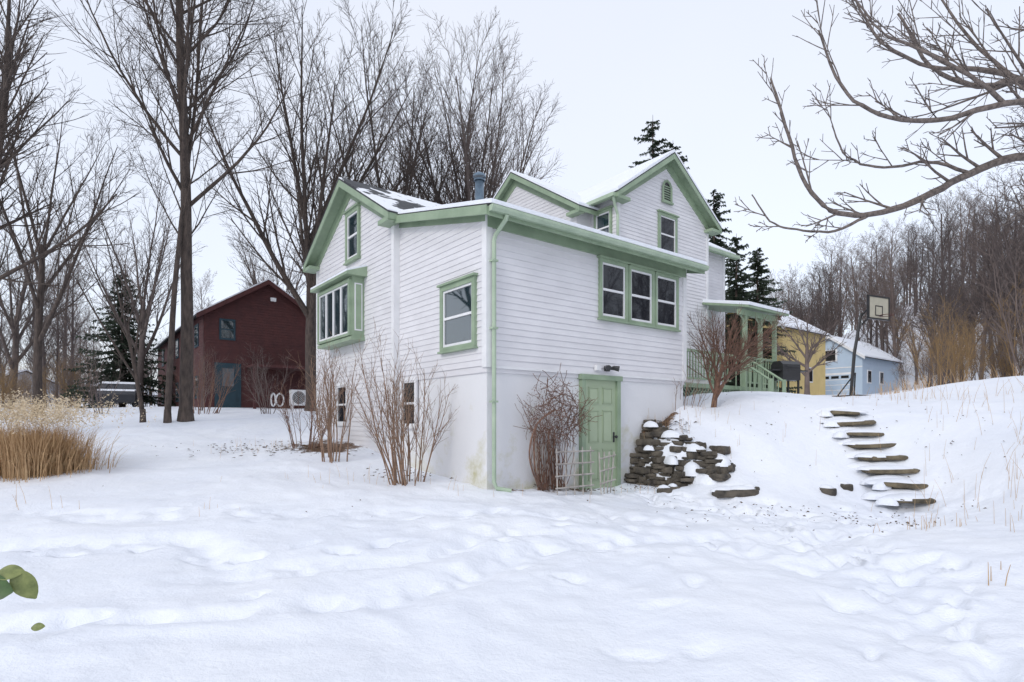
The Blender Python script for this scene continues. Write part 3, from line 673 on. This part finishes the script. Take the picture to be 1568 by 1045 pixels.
for k in range(1800):
    a=g.uniform(0,6.28); q=math.sqrt(g.random())
    c=Vector((1.3+.70*q*math.cos(a),-.06-g.random()*.45,.14+.58*q*math.sin(a))); e=.014
    r1=Vector((g.uniform(-1,1),g.uniform(-1,1),g.uniform(-1,1)))*e; r2=Vector((g.uniform(-1,1),g.uniform(-1,1),g.uniform(-1,1)))*e
    lv.poly([c-r1,c+r2,c+r1*1.2])
ve=empty('climbing_vine',HC,ROT); vi.obj('stems',STEMR,ve,True); lv.obj('dry_leaves',STEMR,ve)
# ornamental grass
ge=empty('ornamental_grass_clump',(0,0,0)); gb=MB(); pb=MB(); g=random.Random(4)
for k in range(7500):
    cx,cy=g.gauss(0,.5),g.gauss(0,.42)
    t=g.random()
    bx=-8.3+cx*.62 if t<.6 else -9.2+cx*.6; by=10.0+cy*.8+ (0 if t<.6 else .3); bz=gz(-8.3,10.0)-.1
    a=g.uniform(0,6.28); ln=g.uniform(.03,.36)+.12*abs(cx); hh=g.uniform(.75,1.42)
    if g.random()<.3: ln*=1.9; hh*=.7
    dx,dy=math.cos(a)*ln+cx*.2,math.sin(a)*ln+cy*.2; w=.006; px,py=-math.sin(a)*w,math.cos(a)*w
    kk=len(gb.v); NS=4
    for q in range(NS+1):
        s=q/NS; x=bx+dx*s*s; y=by+dy*s*s; z=bz+hh*(s-.22*s**3*(1+2*ln)); ww=1-.85*s
        gb.v.append((x-px*ww,y-py*ww,z)); gb.v.append((x+px*ww,y+py*ww,z))
    for q in range(NS): gb.f.append((kk+2*q,kk+2*q+1,kk+2*q+3,kk+2*q+2))
    if g.random()<.26 and hh>1.05:
        tip=Vector((bx+dx,by+dy,bz+hh*g.uniform(.78,.98)))
        for q in range(14):
            c=tip+Vector((g.gauss(0,.03)+dx*.3*q/14,g.gauss(0,.03),-.06+.26*q/14)); r1=Vector((g.uniform(-1,1),g.uniform(-1,1),g.uniform(-.5,1)))*.04; r2=Vector((g.uniform(-1,1),g.uniform(-1,1),g.uniform(-1,1)))*.022
            pb.poly([c,c+r1,c+r2])
gb.obj('blades',GRASS,ge); pb.obj('plumes',PLUME,ge)
# weed stems through snow
ws=MB(); g=random.Random(6)
def stems(cx,cy,n,sx,sy,h0,h1,r=.003,lean=.3):
    for k in range(n):
        x=g.gauss(cx,sx); y=g.gauss(cy,sy); z=gz(x,y); h=g.uniform(h0,h1); a=g.uniform(0,6.3); l=g.uniform(0,lean)
        p=Vector((x,y,z-.05)); q=p+Vector((math.cos(a)*l*h*.4,math.sin(a)*l*h*.4,h*.55)); e=p+Vector((math.cos(a)*l*h,math.sin(a)*l*h,h))
        ws.tube([p,q,e],[r,r*.8,r*.5],3)
stems(5.2,7.0,22,.28,.12,.10,.28,.004); stems(7.4,8.6,34,.7,.9,.15,.5,.003,.6); stems(8.6,9.6,52,1.0,1.0,.2,.7,.003,.6); stems(6.2,6.6,14,.5,.5,.15,.35)
stems(13.0,19,70,.7,.4,.2,.5,.007,.4); stems(17,22,60,2,1,.3,.7,.008,.5); stems(9.9,14.5,50,1,.8,.15,.45,.004,.5)
stems(-6.4,7.8,7,.3,.2,.15,.4); stems(-.2,9.0,6,.8,.1,.1,.25); stems(-2.5,9.3,16,1.2,.3,.1,.35); stems(-3.0,9.5,12,.6,.3,.15,.35); stems(-3.9,7.9,5,.2,.2,.1,.22); stems(3.9,12.2,24,.5,.4,.2,.45); stems(4.2,4.9,4,.1,.1,.1,.22,.005)
stems(-5.5,12.8,40,.8,.4,.1,.3); stems(10.5,12,60,1.6,1.6,.2,.6,.004,.6); stems(2.2,10.3,10,.3,.1,.1,.2); stems(5,11.8,20,1.2,.7,.1,.35); stems(2.9,11.8,26,.35,.25,.1,.35)
ws.obj('dry_weed_stems',GRASS)
db=MB(); g=random.Random(16)
def deb(cx,cy,n,sx,sy,s=.02):
    for k in range(n):
        x=g.gauss(cx,sx); y=g.gauss(cy,sy); z=gz(x,y)+.03; a=g.uniform(0,6.3); e=s*g.uniform(.5,1.6)
        c,s_=math.cos(a)*e,math.sin(a)*e
        db.poly([(x-c,y-s_,z+.01),(x+s_*.6,y-c*.6,z+g.uniform(-.01,.03)),(x+c,y+s_,z),(x-s_*.5,y+c*.5,z+.015)])
deb(4.4,8.6,90,1.3,.5,.02); deb(3.2,7.8,30,1.0,.8,.018); deb(5.5,12,40,1.2,1.0,.018); deb(8.2,11,60,1.0,1.2,.018); deb(-2,8,8,2.5,1.0,.012); deb(-4.9,12.7,300,1.1,.5,.035); deb(5.0,7.4,30,.3,.12,.02)
deb(.9,10.1,120,.5,.12,.03); deb(-2.0,10.2,60,.4,.3,.03); deb(3.0,11.9,200,.4,.25,.03); deb(2.6,10.7,50,.3,.2,.02)
db.obj('leaf_litter',DEBRIS)
# ---------------------------------------------------------------- stones and steps
def slabstone(mb,x,y,z,rx,ry,h,rot,g,ej=.14,tilt=0):
    n=12; pts=[]
    for k in range(n):
        a=2*math.pi*k/n; e=3.4
        cx=math.copysign(abs(math.cos(a))**(2/e),math.cos(a))*rx*g.uniform(1-ej,1+ej*.6); cy=math.copysign(abs(math.sin(a))**(2/e),math.sin(a))*ry*g.uniform(1-ej,1+ej*.6)
        pts.append((cx,cy))
    c,s=math.cos(rot),math.sin(rot); k0=len(mb.v); tl=g.uniform(-.05,.05)+tilt
    for f,sc in [(0,.90),(.2,.99),(.55,1.0),(.85,.97),(1,.90)]:
        for (a,b) in pts: mb.v.append((x+(a*c-b*s)*sc,y+(a*s+b*c)*sc,z+h*f+a*tl+g.uniform(-.010,.010)))
    for L in range(4):
        for k in range(n):
            k2=(k+1)%n; mb.f.append((k0+L*n+k,k0+L*n+k2,k0+(L+1)*n+k2,k0+(L+1)*n+k))
    mb.f.append(tuple(k0+4*n+k for k in range(n))); mb.f.append(tuple(k0+n-1-k for k in range(n)))
def mound(mb,x,y,z,rx,ry,h,rot,g):
    # soft lump of snow
    c,s=math.cos(rot),math.sin(rot); k0=len(mb.v); n=16; R=6; ph=[g.uniform(0,6.28) for _ in range(3)]
    for L in range(R+1):
        f=L/R; rr=math.cos(f*math.pi/2*.98)
        for k in range(n):
            a=2*math.pi*k/n; q=rr*(1+.12*math.sin(2*a+ph[0])+.09*math.sin(3*a+ph[1])+.05*math.sin(5*a+ph[2]))
            px,py=math.cos(a)*rx*q,math.sin(a)*ry*q
            mb.v.append((x+px*c-py*s,y+px*s+py*c,z+h*(math.sin(f*math.pi/2)-.25*(1-f))+g.uniform(-.004,.004)))
    for L in range(R):
        for k in range(n):
            k2=(k+1)%n; mb.f.append((k0+L*n+k,k0+L*n+k2,k0+(L+1)*n+k2,k0+(L+1)*n+k))
    mb.f.append(tuple(k0+R*n+k for k in range(n)))
se=empty('stone_steps'); st=MB(); sn=MB(); g=random.Random(31)
N=8
for k in range(N):
    t=k/(N-1); x=6.90+(7.22-6.90)*t+g.uniform(-.07,.07); y=9.75+(12.45-9.75)*t
    z=H-1.34+1.52*t
    slabstone(st,x,y,z-.05,.45+g.uniform(-.07,.05),.25,.075,g.uniform(-.12,.12),g,.2)
    mound(sn,x+g.uniform(-.12,.12),y+.07,z+.015,.46,.27,.075,g.uniform(-.1,.1),g)
    mound(sn,x+g.uniform(-.05,.05),y+.32,z+.0,.66,.24,.15,g.uniform(-.1,.1),g)
    mound(sn,x+g.choice((-1,1))*.42,y-.05,z-.06,.16,.14,.11,0,g)
st.obj('treads',STEPST,se); sn.obj('snow_on_steps',SNOW,se,True)
rw=empty('dry_stone_retaining_wall'); st=MB(); sn=MB()
def wallrow(u0,nc,dv,topf,zb,seed):
    g=random.Random(seed)
    for col in range(nc):
        v=-.04-col*dv; z=zb+g.uniform(-.04,.04); lay=0
        while z<topf(abs(v)):
            hh=g.choice((.05,.07,.09,.13)); u=u0+.035*lay+.22*abs(v)+g.uniform(-.07,.07)
            w=h2w(u+.10,v+g.uniform(-.07,.07)); slabstone(st,w[0],w[1],z+H,g.uniform(.11,.26),g.uniform(.12,.22),hh*.93,ROT+1.57+g.uniform(-.6,.6),g,.25)
            z+=hh; lay+=1
wallrow(3.45,7,.19,lambda a:-.30-.62*a,-1.34,1)      # lower tier facing the door
wallrow(3.72,9,.18,lambda a:-.02-.46*a,-.9,2)       # upper tier set back
for (v,du,z,rx,ry,h) in [(-.35,.20,-.56,.14,.12,.09),(-.78,.22,-.80,.20,.14,.14),(-1.12,.28,-.98,.30,.20,.22),(-1.45,.2,-1.14,.34,.22,.22),(-1.0,.55,-.55,.30,.22,.14),(-.55,.55,-.30,.26,.18,.12),(-.15,.52,-.10,.2,.14,.10),(-1.45,.60,-.80,.36,.26,.18)]:
    w=h2w(3.45+.22*abs(v)+du,v); mound(sn,w[0],w[1],z+H,rx,ry,h,ROT+1.2,g)
for k in range(26):
    u=3.95+g.random()*.75; v=-1.45-g.random()*.35+(u-4)*.30; w=h2w(u,v); zz=gz(w[0],w[1])
    slabstone(st,w[0],w[1],zz-.06+g.uniform(0,.09),g.uniform(.12,.26),g.uniform(.1,.16),g.uniform(.06,.11),ROT+g.uniform(-.4,.4),g,.22)
for (x,y,a) in [(3.72,9.90,.26),(4.02,9.92,.28),(4.2,10.0,.15),(5.65,10.15,.15),(6.05,10.3,.10),(2.75,10.25,.14),(2.95,10.35,.11)]:
    slabstone(st,x,y,gz(x,y)-.07,a,a*.7,.12,g.uniform(-.2,.3),g,.22); mound(sn,x,y+.08,gz(x,y)+.035,a*.95,a*.7,.07,g.uniform(-.2,.2),g)
st.obj('stones',STONE,rw); sn.obj('snow_caps',SNOW,rw,True)
# ---------------------------------------------------------------- red house
RC=(-14.36,26.5); rh=empty('red_house',(RC[0],RC[1],H),ROT)
rs=MB(); rt=MB(); rgls=MB(); rsn=MB(); rro=MB(); rc_=MB(); rwt=MB(); rt2=MB()
siding((0,0),(1,0),(0,-1),.3,6.85,gable_ext(0,5.6,2.8,6.85,.64),.13,rs)
siding((0,0),(0,1),(-1,0),.3,5.05,lambda z:(0,17),.13,rs)
rc_.prism([(.003,.003,-.5),(5.59,.003,-.5),(5.59,.003,5.05),(2.8,.003,6.83),(.003,.003,5.05)],(0,17,0))
for sg in (-1,1):
    e=2.8+sg*3.15; ze=6.95-.64*3.15
    rro.prism([(2.8,-.3,6.87),(e,-.3,ze-.08),(e,-.3,ze),(2.8,-.3,6.95)],(0,17.6,0))
    rsn.prism([(2.8,-.28,6.952),(e,-.28,ze+.002),(e,-.28,ze+.06),(2.8,-.28,7.02)],(0,17.5,0))
    rt.prism([(2.8,-.33,6.72),(e,-.33,ze-.22),(e,-.33,ze-.0),(2.8,-.33,6.94)],(0,.03,0))
def simplewin(mbf,mbg,O,d,n,s0,s1,z0,z1,f=.09):
    obox(mbf,O,d,n,s0,s1,0,.05,z0,z1); obox(mbg,O,d,n,s0+f,s1-f,.045,.056,z0+f,z1-f); obox(mbf,O,d,n,s0+f,s1-f,.05,.065,(z0+z1)/2-.03,(z0+z1)/2+.03)
simplewin(rt2,rgls,(0,0),(1,0),(0,-1),.65,1.35,3.85,4.85)
obox(rt2,(0,0),(1,0),(0,-1),.45,1.60,0,.06,.5,2.75); obox(rgls,(0,0),(1,0),(0,-1),.78,1.28,.06,.07,1.65,2.5); obox(rt2,(0,0),(1,0),(0,-1),.68,1.38,.06,.09,.6,1.4)
for k in range(5):
    simplewin(rt2,rgls,(0,0),(0,1),(-1,0),1.2+k*3.1,2.2+k*3.1,3.6,4.7); simplewin(rt2,rgls,(0,0),(0,1),(-1,0),1.2+k*3.1,2.2+k*3.1,1.1,2.2)
rt.box(1.8,5.6,-1.4,0,2.55,2.66)
rt.box(1.85,1.97,-1.35,-1.23,.3,2.55); rt.box(4.9,5.02,-1.35,-1.23,.3,2.55)
obox(rwt,(0,0),(1,0),(0,-1),2.95,3.2,.02,.14,5.95,6.12)
for mb,nme,mt in ((rs,'siding',REDS),(rc_,'wall_core',REDS),(rt,'red_trim',REDS),(rt2,'teal_door_and_window_frames',TEAL),(rgls,'panes',GLASSB),(rro,'roof',ROOF),(rsn,'roof_snow',SNOW),(rwt,'wall_lamp',WTRIM)): mb.obj(nme,mt,rh,fixn=True)
hp=empty('heat_pump_unit',(RC[0],RC[1],H),ROT); m=MB(); m2=MB()
m.box(3.45,4.35,-1.75,-1.4,.75,1.5); m.box(3.5,3.58,-1.7,-1.45,.3,.75); m.box(4.2,4.28,-1.7,-1.45,.3,.75)
m2.tube([(3.8,-1.752,1.12),(3.8,-1.77,1.12)],[.3,.3],20)
for k in range(4): m.tube([(3.8+.27*math.cos(t)*(k+1)/4.2,-1.78,1.12+.27*math.sin(t)*(k+1)/4.2) for t in np.linspace(0,6.283,20)],[.008]*20,4)
m.obj('cabinet',WTRIM,hp,fixn=True); m2.obj('fan_opening',DARKM,hp)
rgm=MB()
for q,w_ in ((-.16,.10),(.14,.17)):
    rgm.tube([(2.85+q+w_*math.cos(t),-1.5,1.0+.30*math.sin(t)) for t in np.linspace(0,6.283,24)],[.04]*24,8)
re_=empty('white_garden_ornament',(RC[0],RC[1],H),ROT); rgm.obj('rings',WTRIM,re_,True)
# parked car far left
cx_,cy_=-20.6,30.0; cr=empty('parked_car',(cx_,cy_,gz(cx_,cy_)-.12),math.radians(28)); b_=MB(); gw=MB(); wh=MB(); sc_=MB()
prof=[(-2.1,.35),(-2.15,.75),(-1.9,.92),(-1.0,.98),(-.45,1.36),(.85,1.38),(1.5,1.0),(2.1,.92),(2.15,.4)]
b_.prism([(-.82,a,z) for a,z in prof],(1.64,0,0))
gw.prism([(-.70,-.99,1.0),(.70,-.99,1.0),(.62,-.52,1.34),(-.62,-.52,1.34)],(0,-.02,.02))
for sx in (-.832,.822): gw.prism([(sx,-.75,1.02),(sx,1.25,1.04),(sx,.8,1.30),(sx,-.40,1.29)],(.01,0,0))
for sx in (-.85,.65):
    for yy in (-1.35,1.35): wh.tube([(sx,yy,.32),(sx+.2,yy,.32)],[.32,.32],16)
sc_.prism([(-.78,-.45,1.365),(-.78,.85,1.385),(-.78,.80,1.49),(-.78,-.38,1.47)],(1.56,0,0)); sc_.prism([(-.78,-1.9,.93),(-.78,-1.0,.985),(-.78,-1.05,1.06),(-.78,-1.85,1.0)],(1.56,0,0))
b_.obj('body',CARP,cr,fixn=True); gw.obj('windows',GLASS,cr); wh.obj('wheels',DARKM,cr); sc_.obj('snow_cover',SNOW,cr,fixn=True)
# ---------------------------------------------------------------- other buildings
def small_house(name,x,y,zb,w,l,he,hr,mat,rot=ROT,garage=False):
    e=empty(name,(x,y,H+zb),rot); s=MB(); r=MB(); sn=MB(); tw=MB(); gg=MB()
    sl=(hr-he)/(w/2)
    s.prism([(0,0,-1),(0,w,-1),(0,w,he),(0,w/2,hr),(0,0,he)],(l,0,0))
    for sg in (-1,1):
        e2=w/2+sg*(w/2+.3); ze=hr+.1-sl*(w/2+.3)
        r.prism([(-.25,w/2,hr+.02),(-.25,e2,ze-.08),(-.25,e2,ze),(-.25,w/2,hr+.1)],(l+.5,0,0))
        sn.prism([(-.25,w/2,hr+.102),(-.25,e2,ze+.002),(-.25,e2,ze+.12),(-.25,w/2,hr+.22)],(l+.5,0,0))
        tw.prism([(-.3,w/2,hr-.12),(-.3,e2,ze-.25),(-.3,e2,ze),(-.3,w/2,hr+.1)],(.04,0,0))
    O=((0,0),(0,1),(-1,0))
    if garage:
        obox(tw,*O,w*.14,w*.86,0,.06,-.2,2.0)
        for k in range(4): obox(s,*O,w*.17,w*.83,.06,.075,.0+k*.47,.40+k*.47)
        for k in range(4): obox(gg,*O,w*.20+k*w*.155,w*.20+k*w*.155+w*.12,.075,.085,1.48,1.72)
        obox(tw,*O,w*.38,w*.62,0,.06,he-.35,he+.75); obox(gg,*O,w*.41,w*.59,.06,.07,he-.27,he+.67)
        obox(tw,*O,0,w,0,.03,2.4,2.5)
    else:
        for a in (.2,.62): 
            for zz in (.8,he-1.6):
                if zz>0: obox(tw,*O,w*a,w*a+.9,0,.05,zz,zz+1.3); obox(gg,*O,w*a+.1,w*a+.8,.05,.06,zz+.1,zz+1.2)
    FRo=((0,0),(1,0),(0,-1))
    for k in range(max(1,int(l/3))): obox(tw,*FRo,1+k*2.8,1.9+k*2.8,0,.05,1.0,2.2); obox(gg,*FRo,1.1+k*2.8,1.8+k*2.8,.05,.06,1.1,2.1)
    for mb,nme,mt in ((s,'walls',mat),(r,'roof',ROOF),(sn,'roof_snow',SNOW),(tw,'trim',WTRIM),(gg,'panes',GLASS)): mb.obj(nme,mt,e,fixn=True)
small_house('pale_blue_garage',30.8,50,2.35,5.4,8.6,3.4,5.3,BLUE,garage=True)
small_house('yellow_house',20.0,42,2.0,7.0,7,5.0,7.2,YEL)
small_house('grey_bungalow',-62,58,1.2,8,12,2.2,3.8,FARW,math.radians(-20))
small_house('grey_bungalow',-50,66,1.3,8,9,2.0,3.5,FARW,math.radians(60))
bx,by=12.2,20.0; bz=gz(bx,by); bh=empty('basketball_hoop',(bx,by,bz),math.radians(25)); m=MB(); m2=MB(); m3=MB()
m.tube([(-.3,.1,0),(-.18,.05,1.6),(.05,-.05,3.0)],[.055,.055,.045],8); m.tube([(.05,-.05,2.9),(.15,-.5,3.40)],[.03,.03],6); m.tube([(.05,-.05,2.6),(.15,-.5,3.0)],[.03,.03],6)
m.tube([(-.2,0,.9),(.25,.35,.1)],[.025,.025],6); m.tube([(-.2,0,.9),(-.5,.45,.1)],[.025,.025],6)
m.prism([(-.55,-.3,-.1),(.35,-.3,-.1),(.25,.7,-.1),(-.45,.7,-.1)],(0,0,.22))
m2.box(-.40,.70,-.60,-.56,2.72,3.47)
for a,b,c,d in ((-.42,.72,2.69,2.74),(-.42,.72,3.45,3.50),(-.42,-.37,2.74,3.45),(.67,.72,2.74,3.45)): m.box(a,b,-.62,-.55,c,d)
for a,b,c,d in ((-.05,.35,2.82,2.85),(-.05,.35,3.14,3.17),(-.05,-.02,2.85,3.14),(.32,.35,2.85,3.14)): m.box(a,b,-.612,-.598,c,d)
m3.tube([(.15+.22*math.cos(t),-.86+.22*math.sin(t),2.80) for t in np.linspace(0,6.283,20)],[.012]*20,5)
m.obj('pole_and_frame',DARKM,bh,fixn=True); m2.obj('backboard',BEIGE,bh); m3.obj('rim',REDS,bh)
gx,gy=8.75,18.2; gr=empty('barbecue_grill',(gx,gy,gz(gx,gy)),math.radians(20)); m=MB()
m.box(-.36,.36,-.25,.25,.45,.78); m.prism([(-.36,-.25,.782),(-.36,.25,.782),(-.36,.25,.95),(-.36,.12,1.06),(-.36,-.12,1.06),(-.36,-.25,.95)],(.72,0,0))
m.box(-.72,-.37,-.2,.2,.74,.78); m.box(.37,.72,-.2,.2,.74,.78)
for a in (-.32,.32):
    for b in (-.2,.2): m.box(a-.025,a+.025,b-.025,b+.025,-.1,.45)
m.tube([(-.25,-.3,.88),(.25,-.3,.88)],[.015,.015],6)
m.obj('grill_body',DARKM,gr,fixn=True)
def leaf(mb,c,d,up,L,w,curl=.15):
    d=Vector(d).normalized(); up=Vector(up).normalized(); s=d.cross(up).normalized(); c=Vector(c); n=8; k0=len(mb.v)
    for i in range(n+1):
        t=i/n; ww=w*math.sin(math.pi*min(1,t*.97+.02))**.75; p=c+d*L*t-up*(curl*L*t*t)
        mb.v+= [tuple(p-s*ww+up*.15*ww),tuple(p),tuple(p+s*ww+up*.15*ww)]
    for i in range(n):
        for j in (0,1): a=k0+i*3+j; mb.f.append((a,a+1,a+4,a+3))
le=empty('broadleaf_shrub'); lf=MB(); lf2=MB(); tw=MB()
tz=gz(-1.9,1.35)
tw.tube(smoothpts([(-1.9,1.35,tz-.1),(-1.75,1.34,tz+.5),(-1.45,1.32,tz+.9),(-1.24,1.3,1.215)]),[.008,.008,.008,.008,.007,.007,.007,.006,.006,.005,.004,.004,.004],6)
leaf(lf,(-1.235,1.30,1.225),(.9,-.1,-.12),(.1,-.95,.3),.095,.033); leaf(lf2,(-1.155,1.32,1.255),(.55,0,-.85),(.3,-.9,.3),.08,.024,.2); leaf(lf2,(-1.19,1.31,1.245),(.9,.2,.15),(0,-.7,.6),.055,.02)
for k in range(7):
    a=k*.9; leaf(lf,(-1.45-.05*k,1.33,1.12-.09*k),(math.cos(a),math.sin(a),.1),(0,0,1),.09,.026)
lf.obj('green_leaves',LEAFG,le,True); lf2.obj('yellowing_leaves',LEAFY,le,True); tw.obj('twig',BARKB,le)
fe=empty('fallen_leaf'); lf=MB(); leaf(lf,(-3.34,3.95,gz(-3.34,3.95)+.06),(.9,.2,.1),(0,-.8,.6),.08,.03); lf.obj('leaf_blade',LEAFY,fe,True)
# ---------------------------------------------------------------- world, sun, camera
w=bpy.data.worlds.new('World'); scene.world=w; w.use_nodes=True; nt=w.node_tree; nt.nodes.clear()
sky=nt.nodes.new('ShaderNodeTexSky'); sky.sky_type='NISHITA'; sky.sun_disc=False
SE,SR=math.radians(33),math.radians(215)
sky.sun_elevation=SE; sky.sun_rotation=SR
b1=nt.nodes.new('ShaderNodeBackground'); b1.inputs[1].default_value=.05; nt.links.new(sky.outputs[0],b1.inputs[0])
tc=nt.nodes.new('ShaderNodeTexCoord'); n=noise(nt,1.2,3,.5,tc.outputs['Generated'])
r=ramp(nt,n.outputs[0],[(.3,(.70,.735,.82)),(.7,(.77,.785,.84))])
b2=nt.nodes.new('ShaderNodeBackground'); b2.inputs[1].default_value=1.05; nt.links.new(r.outputs[0],b2.inputs[0])
ad=nt.nodes.new('ShaderNodeAddShader'); out=nt.nodes.new('ShaderNodeOutputWorld')
nt.links.new(b1.outputs[0],ad.inputs[0]); nt.links.new(b2.outputs[0],ad.inputs[1]); nt.links.new(ad.outputs[0],out.inputs[0])
sl=bpy.data.lights.new('sun','SUN'); sl.energy=.95; sl.angle=math.radians(14); sl.color=(1,.97,.92)
so=bpy.data.objects.new('sun',sl); COL.objects.link(so)
dv=Vector((math.sin(SR)*math.cos(SE),math.cos(SR)*math.cos(SE),math.sin(SE)))
so.rotation_euler=dv.to_track_quat('Z','Y').to_euler(); so.location=(0,-5,20)
cam=bpy.data.cameras.new('camera'); co_=bpy.data.objects.new('camera',cam); COL.objects.link(co_)
co_.location=(0,0,H); co_.rotation_euler=(math.radians(90),0,0); cam.lens=20; cam.sensor_width=36; cam.shift_y=.078; cam.clip_end=3000; cam.clip_start=.05
scene.camera=co_
scene.view_settings.view_transform='Standard'; scene.view_settings.look='None'; scene.view_settings.exposure=0
